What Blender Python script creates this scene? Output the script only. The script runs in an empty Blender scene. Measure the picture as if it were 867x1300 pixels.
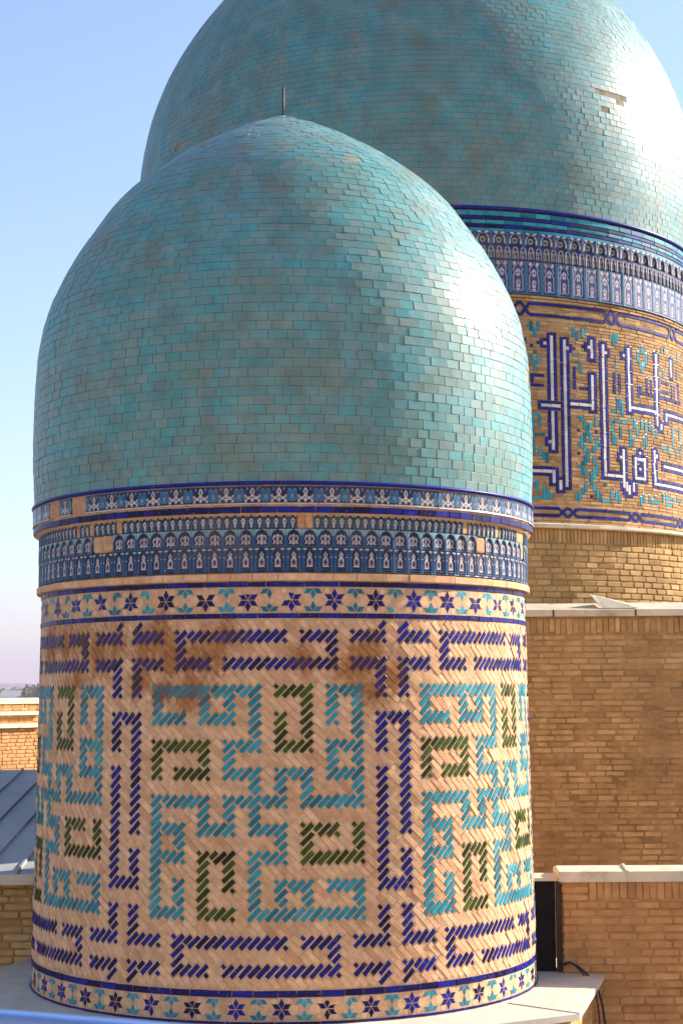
import bpy, math, random
import numpy as np
from mathutils import Matrix, Vector, noise
random.seed(11); rng = np.random.default_rng(11)
rad = math.radians
S = bpy.context.scene
C = S.collection

# ---------------------------------------------------------------- camera
EZ = 8.70                                   # eye height; the roof under the small tower is z = 6
FPX, PITCH, ROLL = 2166.6, .1059, .0058     # lens in pixels of an 867 x 1300 frame
cam = bpy.data.cameras.new('camera'); camo = bpy.data.objects.new('camera', cam); C.objects.link(camo)
cam.sensor_fit = 'VERTICAL'; cam.sensor_height = 36; cam.lens = FPX / 1300 * 36
cam.clip_start = .1; cam.clip_end = 20000
cam.dof.use_dof = True; cam.dof.focus_distance = 16; cam.dof.aperture_fstop = 8
camo.matrix_world = Matrix.Translation((0, 0, EZ)) @ Matrix.Rotation(math.pi/2 + PITCH, 4, 'X') @ Matrix.Rotation(-ROLL, 4, 'Z')
S.camera = camo
S.render.resolution_x, S.render.resolution_y = 682, 1024

# ---------------------------------------------------------------- sky, sun, exposure
SUN_AZ, SUN_EL = rad(67), rad(27)           # azimuth from +Y towards +X
world = bpy.data.worlds.new('World'); S.world = world; world.use_nodes = True
wn = world.node_tree.nodes; wl = world.node_tree.links
sky = wn.new('ShaderNodeTexSky'); sky.sky_type = 'NISHITA'; sky.sun_disc = False
sky.sun_elevation = SUN_EL; sky.sun_rotation = SUN_AZ
sky.altitude = 700; sky.air_density = 1.0; sky.dust_density = 1.6; sky.ozone_density = 2.5
bg = wn['Background']; bg.inputs['Strength'].default_value = .1
wl.new(sky.outputs[0], bg.inputs[0])
sd = bpy.data.lights.new('sun', 'SUN'); sd.energy = 4.3; sd.angle = rad(.53); sd.color = (1, .91, .79)
so = bpy.data.objects.new('sun', sd); C.objects.link(so)
sv = Vector((math.sin(SUN_AZ)*math.cos(SUN_EL), math.cos(SUN_AZ)*math.cos(SUN_EL), math.sin(SUN_EL)))
so.rotation_euler = sv.to_track_quat('Z', 'Y').to_euler(); so.location = sv * 60
S.view_settings.view_transform = 'Standard'; S.view_settings.look = 'None'
S.view_settings.exposure = 1.52; S.view_settings.gamma = 1; S.view_settings.use_curve_mapping = False
S.render.engine = 'CYCLES'

# ---------------------------------------------------------------- materials
def nt(name):
    m = bpy.data.materials.new(name); m.use_nodes = True
    t = m.node_tree; return m, t, t.nodes['Principled BSDF']
def mix(t, fac, a, b, mode='MIX'):
    n = t.nodes.new('ShaderNodeMix'); n.data_type = 'RGBA'; n.blend_type = mode; n.clamp_factor = True
    for s, v in ((n.inputs[0], fac), (n.inputs[6], a), (n.inputs[7], b)):
        if isinstance(v, (int, float)): s.default_value = v
        elif isinstance(v, tuple): s.default_value = (*v, 1)
        else: t.links.new(v, s)
    return n.outputs[2]
def noi(t, vec, scale, detail=3, rough=.55):
    n = t.nodes.new('ShaderNodeTexNoise'); n.inputs['Scale'].default_value = scale
    n.inputs['Detail'].default_value = detail; n.inputs['Roughness'].default_value = rough
    t.links.new(vec, n.inputs['Vector']); return n.outputs[0]
def rng_(t, v, a, b, c=0., d=1.):
    n = t.nodes.new('ShaderNodeMapRange'); n.clamp = True
    for i, x in zip((1, 2, 3, 4), (a, b, c, d)): n.inputs[i].default_value = x
    t.links.new(v, n.inputs[0]); return n.outputs[0]
def mth(t, op, a, b=0.):
    n = t.nodes.new('ShaderNodeMath'); n.operation = op
    for s, v in zip(n.inputs, (a, b)):
        if isinstance(v, (int, float)): s.default_value = v
        else: t.links.new(v, s)
    return n.outputs[0]
def material(name, lo, hi, rough=.85, spec=.35, mott=.25, mscale=9, dirt=None, stains=None, chips=None, bump=(.3, 90), streak=None, attr='tint', glaze=0.):
    """lo/hi: colours of the darkest and lightest pieces; dirt: (colour, scale, lo, hi, strength)"""
    m, t, p = nt(name)
    pos = t.nodes.new('ShaderNodeNewGeometry').outputs['Position']
    at = t.nodes.new('ShaderNodeAttribute'); at.attribute_name = attr
    if attr == 'tint': col = mix(t, at.outputs['Fac'], lo, hi)
    else: col = at.outputs['Color']
    n1 = noi(t, pos, mscale, 4)
    g = rng_(t, n1, .3, .7, 1 - mott, 1 + mott)
    v = t.nodes.new('ShaderNodeVectorMath'); v.operation = 'SCALE'
    t.links.new(col, v.inputs[0]); t.links.new(g, v.inputs['Scale']); col = v.outputs[0]
    rgh = rough
    if dirt:
        dc, sc, a, b, k = dirt
        f = mth(t, 'MULTIPLY', rng_(t, noi(t, pos, sc, 5, .65), a, b), k); col = mix(t, f, col, dc)
    if streak:                                              # run-off: noise stretched along z
        mp = t.nodes.new('ShaderNodeMapping'); mp.inputs['Scale'].default_value = (1, 1, .09); t.links.new(pos, mp.inputs[0])
        sc_, ssz, a, b, k = streak
        col = mix(t, mth(t, 'MULTIPLY', rng_(t, noi(t, mp.outputs[0], ssz, 4), a, b), k), col, sc_)
    if stains:
        acc = None
        for (c, r) in stains[1]:
            d = t.nodes.new('ShaderNodeVectorMath'); d.operation = 'DISTANCE'
            mp = t.nodes.new('ShaderNodeVectorMath'); mp.operation = 'SUBTRACT'
            t.links.new(pos, d.inputs[0]); d.inputs[1].default_value = c
            q = rng_(t, d.outputs['Value'], 0, r, 1, 0)
            acc = q if acc is None else mth(t, 'MAXIMUM', acc, q)
        sm = t.nodes.new('ShaderNodeMapping'); sm.inputs['Scale'].default_value = (1, 1, .3); t.links.new(pos, sm.inputs[0])
        nn = mth(t, 'ADD', mth(t, 'MULTIPLY', noi(t, sm.outputs[0], 7, 5, .65), .55), mth(t, 'MULTIPLY', noi(t, pos, 24, 4, .7), .45))
        f = rng_(t, mth(t, 'ADD', acc, mth(t, 'MULTIPLY', mth(t, 'SUBTRACT', nn, .5), 2.8)), .25, .80)
        col = mix(t, mth(t, 'MULTIPLY', f, stains[2]), col, stains[0])
    if chips:
        cc, sc, a, b = chips
        f = rng_(t, noi(t, pos, sc, 3, .7), a, b); col = mix(t, f, col, cc)
        rgh = rng_(t, f, 0, 1, rough, .9)
    t.links.new(col, p.inputs['Base Color'])
    if isinstance(rgh, float): 
        rgh = rng_(t, noi(t, pos, mscale*2.3, 2), .25, .75, max(.03, rough-.08), min(1., rough+.1))
    t.links.new(rgh, p.inputs['Roughness'])
    p.inputs['Specular IOR Level'].default_value = spec
    if glaze:
        p.inputs['Coat Weight'].default_value = glaze; p.inputs['Coat Roughness'].default_value = max(.06, rough*.55)
    if bump:
        b = t.nodes.new('ShaderNodeBump'); b.inputs['Strength'].default_value = bump[0]; b.inputs['Distance'].default_value = .004
        t.links.new(noi(t, pos, bump[1], 4), b.inputs['Height']); t.links.new(b.outputs[0], p.inputs['Normal'])
    return m

CLAY = (.44, .29, .185)
CX1, CY1 = -.5656, 16.7657
CX2, CY2 = 1.27, 27.8
def at1(th, h, R=2.36): return (CX1 + R*math.sin(rad(th)), CY1 - R*math.cos(rad(th)), EZ + h)
ST = [(at1(-36, .42), .33), (at1(-29, .36), .36), (at1(-22, .3), .38), (at1(-14, .30), .42), (at1(-30, .12), .3), (at1(-42, .35), .35), (at1(-18, .02), .32),
      (at1(20, .33), .36), (at1(25, .15), .28), (at1(16, .22), .25), (at1(-55, .5), .34), (at1(-48, .45), .36), (at1(-64, .46), .36), (at1(-50, .15), .28), (at1(-25, .48), .34), (at1(-10, .45), .28), (at1(-24, .02), .3), (at1(6, .28), .22), (at1(21, .02), .24)]
M = {}
M['dome'] = material('turquoise_glaze', (.165, .245, .23), (.07, .275, .29), .42, .28, .18, 5, dirt=((.15, .15, .08), 2.0, .46, .72, .52), streak=((.20, .16, .10), 5, .53, .78, .42), chips=((.30, .25, .17), 34, .69, .73), bump=(.22, 26))
M['dome_big'] = material('turquoise_glaze_old', (.145, .22, .208), (.06, .235, .255), .44, .28, .19, 3, dirt=((.13, .13, .085), 1.3, .50, .72, .60), streak=((.22, .19, .13), 3.2, .54, .78, .45), chips=((.28, .22, .15), 26, .68, .72), bump=(.25, 20))
M['cobalt'] = material('cobalt_glaze', (.004, .003, .042), (.010, .016, .23), .36, .13, .3, 14, chips=((.40, .27, .17), 50, .66, .69), stains=((.13, .055, .03), ST, .35), bump=(.25, 60))
M['turq'] = material('turquoise_brick_glaze', (.004, .12, .18), (.028, .30, .385), .36, .16, .22, 12, chips=((.40, .28, .18), 50, .68, .71), stains=((.16, .08, .035), ST, .3), bump=(.25, 60))
M['green'] = material('green_glaze', (.009, .013, .002), (.05, .10, .013), .36, .12, .35, 16, chips=((.40, .28, .18), 55, .66, .69), bump=(.25, 60))
M['white'] = material('white_glaze', (.50, .46, .43), (.66, .61, .57), .3, .5, .12, 12, chips=((.3, .2, .13), 40, .74, .77), bump=(.25, 60))
M['beige'] = material('buff_brick', (.55, .28, .14), (.77, .475, .275), .88, .3, .2, 13, dirt=((.36, .17, .065), 2.2, .52, .78, .5), stains=((.33, .115, .02), ST, .82), bump=(.55, 70))
M['mortar1'] = material('buff_mortar', (.60, .36, .205), (.60, .36, .205), .92, .25, .22, 16, dirt=((.26, .15, .08), 3, .5, .8, .45), stains=((.24, .08, .015), ST, .85), bump=(.6, 60))
M['mortar_dome'] = material('dome_mortar', (.24, .21, .15), (.24, .21, .15), .95, .2, .4, 6, bump=(.6, 60))
M['brown'] = material('brown_brick', (.28, .15, .065), (.52, .315, .155), .88, .3, .22, 10, dirt=((.20, .10, .04), 1.4, .5, .78, .5), bump=(.6, 60))
M['wall'] = material('old_wall_brick', (.38, .225, .082), (.60, .395, .175), .9, .25, .22, 8, dirt=((.19, .105, .045), 1.0, .48, .74, .6), streak=((.14, .075, .033), 2.0, .52, .8, .5), bump=(.9, 45))
M['wall_mortar'] = material('wall_mortar', (.37, .23, .092), (.37, .23, .092), .95, .2, .35, 5, dirt=((.13, .07, .03), 1.6, .5, .75, .6), bump=(.8, 40))
M['block'] = material('block_brick', (.46, .22, .08), (.61, .335, .14), .88, .25, .16, 9, dirt=((.26, .13, .055), 1.7, .52, .78, .5), streak=((.2, .10, .045), 2.6, .55, .8, .4), bump=(.7, 50))
M['block_mortar'] = material('block_mortar', (.43, .225, .08), (.43, .225, .08), .95, .2, .3, 5, bump=(.8, 40))
M['tile'] = material('painted_tile', None, None, .34, .2, .25, 18, chips=((.40, .25, .15), 38, .665, .69), dirt=((.22, .18, .165), 1.6, .46, .72, .34), bump=(.2, 60), attr='col')  # dirt here is a pale grey wash: dust plus painted-in glare
M['terracotta'] = material('terracotta', (.50, .25, .13), (.62, .36, .2), .9, .2, .25, 20, bump=(.8, 60))
M['slab'] = material('roof_slab', (.58, .51, .40), (.58, .51, .40), .8, .3, .12, 3, dirt=((.36, .32, .26), 1.6, .5, .75, .5), bump=(.3, 40))
M['flash'] = material('cream_sheet_metal', (.60, .51, .37), (.68, .59, .44), .55, .4, .10, 4, dirt=((.30, .22, .14), 3, .50, .72, .65), bump=(.3, 14))
M['zinc'] = material('grey_sheet_metal', (.32, .325, .33), (.37, .375, .38), .6, .5, .14, 2, dirt=((.17, .17, .17), 2, .5, .75, .5), bump=(.2, 12))
M['dark'] = material('gap_shade', (.010, .007, .006), (.016, .010, .008), .8, .2, .3, 6, bump=(.4, 30))  # near-black colour standing in for the deep shade of the gap
M['iron'] = material('rusty_iron', (.035, .025, .022), (.05, .035, .03), .6, .4, .4, 30, bump=(.4, 80))
M['cable'] = material('black_rubber', (.012, .012, .013), (.012, .012, .013), .5, .4, .1, 20, bump=None)
M['rail'] = material('blue_paint', (.10, .20, .48), (.10, .20, .48), .4, .5, .08, 8, bump=(.1, 40))
M['ground'] = material('dry_ground', (.22, .18, .12), (.22, .18, .12), .95, .2, .3, .02, dirt=((.10, .11, .05), .01, .45, .65, .8), bump=None)
M['earth'] = material('bare_earth', (.46, .34, .22), (.46, .34, .22), .95, .2, .25, .4, bump=(.6, 6))
M['hill'] = material('hill_earth', (.17, .15, .13), (.17, .15, .13), .95, .2, .3, .01, bump=None)
M['leaf'] = material('foliage', (.045, .055, .025), (.10, .10, .05), .8, .2, .3, .5, bump=None)
M['bark'] = material('bark', (.07, .05, .035), (.07, .05, .035), .9, .2, .3, 3, bump=None)
M['plaster'] = material('plaster', (.42, .37, .30), (.5, .45, .38), .9, .2, .1, .6, bump=None)
M['glass'] = material('window_glass', (.03, .035, .04), (.03, .035, .04), .15, .5, .1, 1, bump=None)

# ---------------------------------------------------------------- object helpers
def tag(o, label, cat, group=None):
    o['label'] = label; o['category'] = cat
    if group: o['group'] = group
    return o
def thing(name, loc, label, cat, group=None):
    o = bpy.data.objects.new(name, None); C.objects.link(o); o.location = loc; o.empty_display_size = .3
    return tag(o, label, cat, group)
ORIG = {}
def origin(o):
    v = Vector((0, 0, 0))
    while o: v = v + o.location; o = o.parent
    return v
def set_tint(me, vals):
    a = me.attributes.new('tint', 'FLOAT', 'FACE'); a.data.foreach_set('value', np.asarray(vals, np.float32))
def mesh_obj(name, verts, faces, mat, parent=None, tint=.5, smooth=False, kind=None):
    """verts in world space; the object sits at its parent's origin"""
    me = bpy.data.meshes.new(name)
    off = origin(parent) if parent else Vector((0, 0, 0))
    me.from_pydata([tuple(Vector(v) - off) for v in verts], [], faces)
    set_tint(me, [tint]*len(me.polygons)); me.materials.append(mat)
    if smooth: me.polygons.foreach_set('use_smooth', [True]*len(me.polygons))
    o = bpy.data.objects.new(name, me); C.objects.link(o); o.parent = parent
    if kind: o['kind'] = kind
    return o
def boxv(x0, x1, y0, y1, z0, z1):
    return [(x0,y0,z0),(x1,y0,z0),(x1,y1,z0),(x0,y1,z0),(x0,y0,z1),(x1,y0,z1),(x1,y1,z1),(x0,y1,z1)]
BOXF = [(0,3,2,1),(4,5,6,7),(0,1,5,4),(1,2,6,5),(2,3,7,6),(3,0,4,7)]
def lathe(name, prof, cx, cy, mat, parent, n=128, smooth=True, tint=.5, closed_top=False):
    v = []; f = []
    for (r, z) in prof:
        for k in range(n):
            a = 2*math.pi*k/n; v.append((cx + r*math.sin(a), cy - r*math.cos(a), z))
    for i in range(len(prof)-1):
        for k in range(n):
            k2 = (k+1) % n; f.append((i*n+k, i*n+k2, (i+1)*n+k2, (i+1)*n+k))
    if closed_top: f.append(tuple((len(prof)-1)*n + k for k in range(n)))
    return mesh_obj(name, v, f, mat, parent, tint, smooth)
def tube(name, pts, r, mat, parent=None, n=10, tint=.5):
    v = []; f = []
    for i, p in enumerate(pts):
        p = Vector(p); d = (Vector(pts[min(i+1, len(pts)-1)]) - Vector(pts[max(i-1, 0)])).normalized()
        a = d.orthogonal().normalized() if i == 0 else (a - d*a.dot(d)).normalized()
        b = d.cross(a)
        rr = r[i] if isinstance(r, (list, tuple)) else r
        for k in range(n):
            q = 2*math.pi*k/n; v.append(tuple(p + (a*math.cos(q) + b*math.sin(q))*rr))
    for i in range(len(pts)-1):
        for k in range(n): f.append((i*n+k, i*n+(k+1)%n, (i+1)*n+(k+1)%n, (i+1)*n+k))
    f.append(tuple(range(n))[::-1]); f.append(tuple((len(pts)-1)*n+k for k in range(n)))
    return mesh_obj(name, v, f, mat, parent, tint, True)

# unit shapes, front face at z = 0, back at z = -1, footprint -.5 .. .5
def prism_shape(poly, ins, zs):
    n = len(poly); P = np.array(poly, float); c = P.mean(0)
    Q = P + (c - P)*np.array(ins)
    v = np.concatenate([np.c_[P, np.full(n, -1.)], np.c_[P, np.full(n, zs)], np.c_[Q, np.zeros(n)]])
    f = []
    for l in (0, n):
        for k in range(n): f.append((l+k, l+(k+1) % n, l+n+(k+1) % n, l+n+k))
    f.append(tuple(2*n+k for k in range(n)))
    return v, f
SQ = [(-.5,-.5),(.5,-.5),(.5,.5),(-.5,.5)]
SHAPES = {'brick': [], 'tile': [], 'old': [], 'petal': [], 'hexa': []}
for i in range(5):
    jit = lambda a: [(x + random.uniform(-a, a)*.5, y + random.uniform(-a, a)) for x, y in SQ]
    SHAPES['brick'].append(prism_shape(jit(.05), (.03, .08), -.05))
    SHAPES['tile'].append(prism_shape(jit(.025), (.02, .035), -.02))
    poly = []
    for k in range(4):                                     # worn brick: corners rounded off unevenly
        (x0, y0), (x1, y1) = SQ[k], SQ[(k+1) % 4]
        for s in (.10, .90):
            poly.append((x0+(x1-x0)*s + random.uniform(-.02, .02), y0+(y1-y0)*s + random.uniform(-.06, .06)))
    SHAPES['old'].append(prism_shape(poly, (.07, .22), -.25))
SHAPES['petal'].append(prism_shape([(0, 0), (.289*.94, .5), (0, 1), (-.289*.94, .5)], (.07, .07), -.1))
SHAPES['hexa'].append(prism_shape([(math.cos(rad(60*k+30)), math.sin(rad(60*k+30))) for k in range(6)], (.08, .08), -.1))
NT = 12; MESH = {}
def shared(shape, var, tint, mat):
    key = (shape, var, tint, mat.name)
    if key not in MESH:
        v, f = SHAPES[shape][var]; me = bpy.data.meshes.new(shape + '_piece')
        me.from_pydata(v.tolist(), [], f); set_tint(me, [(tint+.5)/NT]*len(f)); me.materials.append(mat); MESH[key] = me
    return MESH[key]
PVIEW = camo.matrix_world.inverted()
def to_px(p):
    q = PVIEW @ Vector(p)
    if q.z > -.1: return None
    return 433.5 + FPX*q.x/-q.z, 650 - FPX*q.y/-q.z
SIL = [(148, 2), (166, 60), (190, 104), (210, 139), (243, 192), (270, 219), (300, 242), (330, 263), (365, 281), (405, 299), (447, 309), (505, 314), (600, 316), (1300, 318)]
def hidden_by_small(px, py):
    if py < 148: return False
    return abs(px - 359) < np.interp(py, [s[0] for s in SIL], [s[1] for s in SIL])
class Pieces:
    """many alike pieces on one thing: the largest ones in view become objects, the rest one joined mesh"""
    def __init__(s, name, mat, parent, shape='brick', limit=300, behind=False, rest=None):
        s.name, s.mat, s.parent, s.shape, s.limit, s.behind, s.items = name, mat, parent, shape, limit, behind, []
        s.rest = rest or name + '_rest'
    def add(s, p, t, u, n, sx, sy, d, tint):
        s.items.append((Vector(p), Vector(t), Vector(u), Vector(n), sx, sy, d, min(NT-1, max(0, int(tint*NT)))))
    def build(s):
        sc = []
        for i, (p, t, u, n, sx, sy, d, tint) in enumerate(s.items):
            q = to_px(p); v = Vector((0, 0, EZ)) - p; a = n.dot(v)/v.length
            if q is None or a < .08 or not (2 < q[0] < 865 and 2 < q[1] < 1298) or (s.behind and hidden_by_small(*q)): sc.append(-1)
            else: sc.append(sx*sy*a/v.length_squared*random.uniform(.97, 1.03))
        order = sorted(range(len(sc)), key=lambda i: -sc[i])
        pick = set(i for i in order[:s.limit] if sc[i] > 0)
        off = origin(s.parent); V = []; Fs = []; T = []; base = 0
        for i, (p, t, u, n, sx, sy, d, tint) in enumerate(s.items):
            var = random.randrange(len(SHAPES[s.shape]))
            A = Matrix(((t.x*sx, u.x*sy, n.x*d, p.x-off.x), (t.y*sx, u.y*sy, n.y*d, p.y-off.y), (t.z*sx, u.z*sy, n.z*d, p.z-off.z), (0, 0, 0, 1)))
            if i in pick:
                o = bpy.data.objects.new(s.name, shared(s.shape, var, tint, s.mat)); C.objects.link(o); o.parent = s.parent; o.matrix_basis = A
            else:
                v, f = SHAPES[s.shape][var]; a = np.array(A)
                V.append(v @ a[:3, :3].T + a[:3, 3]); Fs += [tuple(k+base for k in ff) for ff in f]; base += len(v); T += [(tint+.5)/NT]*len(f)
        if V:
            me = bpy.data.meshes.new(s.rest); me.from_pydata(np.concatenate(V).tolist(), [], Fs); set_tint(me, T); me.materials.append(s.mat)
            o = bpy.data.objects.new(s.rest, me); C.objects.link(o); o.parent = s.parent; o['kind'] = 'stuff'
def spline(K, z):
    Z = np.array([k[0] for k in K]); R = np.array([k[1] for k in K]); h = np.diff(Z); d = np.diff(R)/h
    m = np.zeros(len(Z)); m[0], m[-1] = d[0], d[-1]; m[1:-1] = (d[:-1]*h[1:] + d[1:]*h[:-1])/(h[1:]+h[:-1])
    i = np.clip(np.searchsorted(Z, z)-1, 0, len(h)-1); t = (z-Z[i])/h[i]
    return (2*t**3-3*t**2+1)*R[i] + (t**3-2*t**2+t)*h[i]*m[i] + (-2*t**3+3*t**2)*R[i+1] + (t**3-t**2)*h[i]*m[i+1]
def cyl(cx, cy, th, R, z, slope=0.):
    """point, tangent, up and normal on a wall of revolution; slope = dR/dz"""
    a = rad(th); s, c = math.sin(a), math.cos(a); k = 1/math.sqrt(1+slope*slope)
    return (Vector((cx+R*s, cy-R*c, z)), Vector((c, s, 0)), Vector((slope*s*k, -slope*c*k, k)), Vector((s*k, -c*k, -slope*k)))
def ray(px, py):
    a, b = px-433.5, py-650.; cr, sr = math.cos(ROLL), math.sin(ROLL); u = a*cr-b*sr; v = a*sr+b*cr
    c, s = math.cos(PITCH), math.sin(PITCH)
    return u/FPX, (FPX*c+v*s)/FPX, (FPX*s-v*c)/FPX
def on_drum(px, py, cx, cy, R):
    """survey: where a sight line from the eye meets a drum -> (angle, height above the eye)"""
    d = ray(px, py); A = d[0]**2+d[1]**2; B = -2*(d[0]*cx+d[1]*cy); D = B*B-4*A*(cx*cx+cy*cy-R*R)
    if D < 0: return None
    t = (-B-math.sqrt(D))/(2*A); return math.degrees(math.atan2(d[0]*t-cx, cy-d[1]*t)), d[2]*t

# ---------------------------------------------------------------- land
def struct(o): o['kind'] = 'structure'; return o
g = mesh_obj('ground', [(-9000,-3000,0),(9000,-3000,0),(9000,12000,0),(-9000,12000,0)], [(0,1,2,3)], M['ground']); struct(g)
v = []; f = []; nx, ny = 120, 14
for j in range(ny):
    for i in range(nx):
        x = -5000 + 10000*i/(nx-1); y = 1500 + 1500*j/(ny-1); e = math.sin(math.pi*j/(ny-1))
        h = e*(22 + 16*noise.noise((x/420, y/600, 3)) + 9*noise.noise((x/110, y/300, 7)) + 4*noise.noise((x/40, y/100, 1)))
        v.append((x, y, -3 + max(0, h) * 1.25))
for j in range(ny-1):
    for i in range(nx-1): k = j*nx+i; f.append((k, k+1, k+nx+1, k+nx))
struct(mesh_obj('hills', v, f, M['hill'], smooth=True))

v = []; f = []; nx, ny = 70, 30                              # unseen necropolis hill behind the viewpoint, added for warm bounce light
for j in range(ny):
    for i in range(nx):
        x = -70 + 140*i/(nx-1); y = -7 - 70*j/(ny-1); e = min(1, j/9)
        v.append((x, y, -.3 + e*(17 + 2.5*noise.noise((x/14, y/14, 2)) + noise.noise((x/4, y/4, 5))*.7) if j else -.3))
for j in range(ny-1):
    for i in range(nx-1): k = j*nx+i; f.append((k, k+nx, k+nx+1, k+1))
struct(mesh_obj('added_bounce_hill', v, f, M['earth'], smooth=True))
# ---------------------------------------------------------------- the small tower
small = thing('domed_tower', (CX1, CY1, 6), 'smaller tower with turquoise tiled dome and blue, green and turquoise lettering on buff bricks', 'tower', )
FT, FB = .633, -2.429                                        # lettered field, heights against the eye
def R1(h):
    t = min(1, max(0, (.95-h)/3.6)); return 2.348 + .054*t**1.4
def S1(h): return (R1(h+.05)-R1(h-.05))/.1
HB = -2.70
prof = [(R1(h)-.0035, EZ+h) for h in np.linspace(HB-.02, .95, 40)] + [(2.34, EZ+.952), (2.34, EZ+1.50), (2.41, EZ+1.51), (2.41, EZ+1.75)]
drum = lathe('drum', prof, CX1, CY1, M['mortar1'], small, 200)

# square lettering: strokes on a module of three brick pitches; (m, r) nodes, one panel is 11 modules wide
STROKES = {
 'cobalt': ["7,0 3,0 3,1 4,1", "8,0 9,0 9,1 5,1", "10,0 11,0 11,-.67", "12,-.67 12,0 13,0", "10,1 11,1 11,2", "13,1 12,1 12,2",
            "7,11 3,11 3,12 4,12", "8,11 9,11 9,12 5,12", "11,10 11,11 10,11", "12,10 12,11 13,11", "10,12 11,12 11,12.67", "13,12 12,12 12,12.67",
            "11,4 11,3 12,3 12,7", "11,5 11,9 12,9 12,8"],
 'turq': ["3,3 2,3 2,2 6,2 6,4 5,4 5,5 6,5 6,7 7,7 7,8 6,8 6,10 10,10 10,9 9,9", "4,2 4,3 5,3 5,2", "5,7 5,6 7,6 7,5 8,5 8,6 10,6 10,2 9,2 9,3", "5,7 4,7 4,6 2,6 2,10 3,10 3,9",
          "2,7 3,7 3,8 2,8", "10,4 9,4 9,5 10,5", "7,10 7,9 8,9 8,10", "4,3 5,3"],
 'green': ["2,5 2,4 4,4 4,5 3,5", "7,3 7,4 8,4 8,2 7,2", "9,7 8,7 8,8 10,8 10,7", "5,9 5,8 4,8 4,10 5,10"]}
NODE = {}
for colr, lst in STROKES.items():
    for s in lst:
        pts = [tuple(round(float(q)*3) for q in w.split(',')) for w in s.split()]
        for (a, b), (c_, d_) in zip(pts, pts[1:]):
            for k in range(max(abs(c_-a), abs(d_-b))+1):
                i = a + int(math.copysign(k, c_-a)) if c_ != a else a
                j = b + int(math.copysign(k, d_-b)) if d_ != b else b
                NODE[(i % 33, j)] = colr
PT = 360/204; TH0 = -35.94; PZ = .2302/3; H00 = .484
ALL = {}
for k in range(-3, 3):
    for (i, j), c_ in NODE.items(): ALL[(i+33*k, j)] = c_
occ = {}; bricks = []
for (i, j), c_ in ALL.items():
    u, v_ = i-j, i+j
    lo, hi = u-1, u+1
    if (i-1, j+1) in ALL: lo = u                             # cut where it would meet the brick below it
    for q in range(lo, hi+1): occ.setdefault((q, v_), c_)
    bricks.append((c_, lo, hi, v_, j))
for (i, j), c_ in ALL.items():
    u, v_ = i-j, i+j
    if (i-1, j) not in ALL and (i, j-1) not in ALL and j > -1: bricks.append((c_, u, u, v_-1, j)); occ[(u, v_-1)] = c_
    if (i+1, j) not in ALL and (i, j+1) not in ALL and j < 37: bricks.append((c_, u, u, v_+1, j)); occ[(u, v_+1)] = c_
KW = (2.365*rad(PT)/math.sqrt(2) + PZ/math.sqrt(2))/2        # brick pitch across
pc = {c_: Pieces(n_, M[c_], drum, 'brick') for c_, n_ in (('cobalt', 'cobalt_brick'), ('turq', 'turquoise_brick'), ('green', 'green_brick'))}
pb = Pieces('buff_brick', M['beige'], drum, 'brick')
def uv_to(u, v_):                                            # cell centre -> angle, height
    i, j = (u+v_)/2, (v_-u)/2
    return TH0 + i*PT, H00 - j*PZ
def diag(pieces, u0, v0, u1, v1, along, tint, proud, jrot=1.):
    """a brick from cell (u0,v0) to (u1,v1); along = 'u' leans right, 'v' leans left"""
    th, h = uv_to((u0+u1)/2, (v0+v1)/2)
    n_ = abs(u1-u0) + abs(v1-v0) + 1
    glz = along == 'u'; L = (n_ - .36)*KW if glz else n_*KW - .007
    if h + L*.36 > FT or h - L*.36 < FB:                     # trimmed against the courses above and below
        if h > FT-.02 or h < FB+.02: return
        L = min(L, 2*min(FT-h, h-FB)/.72*1.0)
        if L < .03: return
    p, t, up, n = cyl(CX1, CY1, th, R1(h)+proud, EZ+h, S1(h))
    a = rad(45 if along == 'u' else -45) + random.gauss(0, .02)*jrot
    x = t*math.cos(a) + up*math.sin(a); y = n.cross(x)
    tilt = Vector((random.gauss(0, .02), random.gauss(0, .02)))
    n2 = (n + x*tilt.x + y*tilt.y*1.6).normalized(); x = (x - n2*x.dot(n2)).normalized(); y = n2.cross(x)
    pieces.add(p, x, y, n2, L*(random.uniform(.9, 1.03) if glz else random.uniform(.98, 1.01)), KW*(.72 if glz else .85)*random.uniform(.93, 1.06), .03, tint)
for (c_, lo, hi, v_, j) in bricks:
    diag(pc[c_], lo, v_, hi, v_, 'u', random.betavariate(1.6, 1.6), .0015 + random.gauss(0, .001))
US = range(-145, 145)
for u in US:
    run = []
    for v_ in range(-140, 180):
        th, h = uv_to(u, v_)
        ok = (u, v_) not in occ and FB < h < FT and abs(th) < 178
        if ok: run.append(v_)
        if (not ok or v_ == 179) and run:
            k = 0
            while k < len(run):
                rem = len(run)-k
                n_ = rem if rem <= 4 else (3 if (u//2) % 3 or k else random.choice((2, 3)))
                seg = run[k:k+n_]; k += n_
                tt = random.betavariate(4, 2.2)
                if random.random() < .10: tt *= .35
                diag(pb, u, seg[0], u, seg[-1], 'v', tt, random.gauss(0, .0022), 1.2)
            run = []
for q in pc.values(): q.build()
pb.build()

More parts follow.
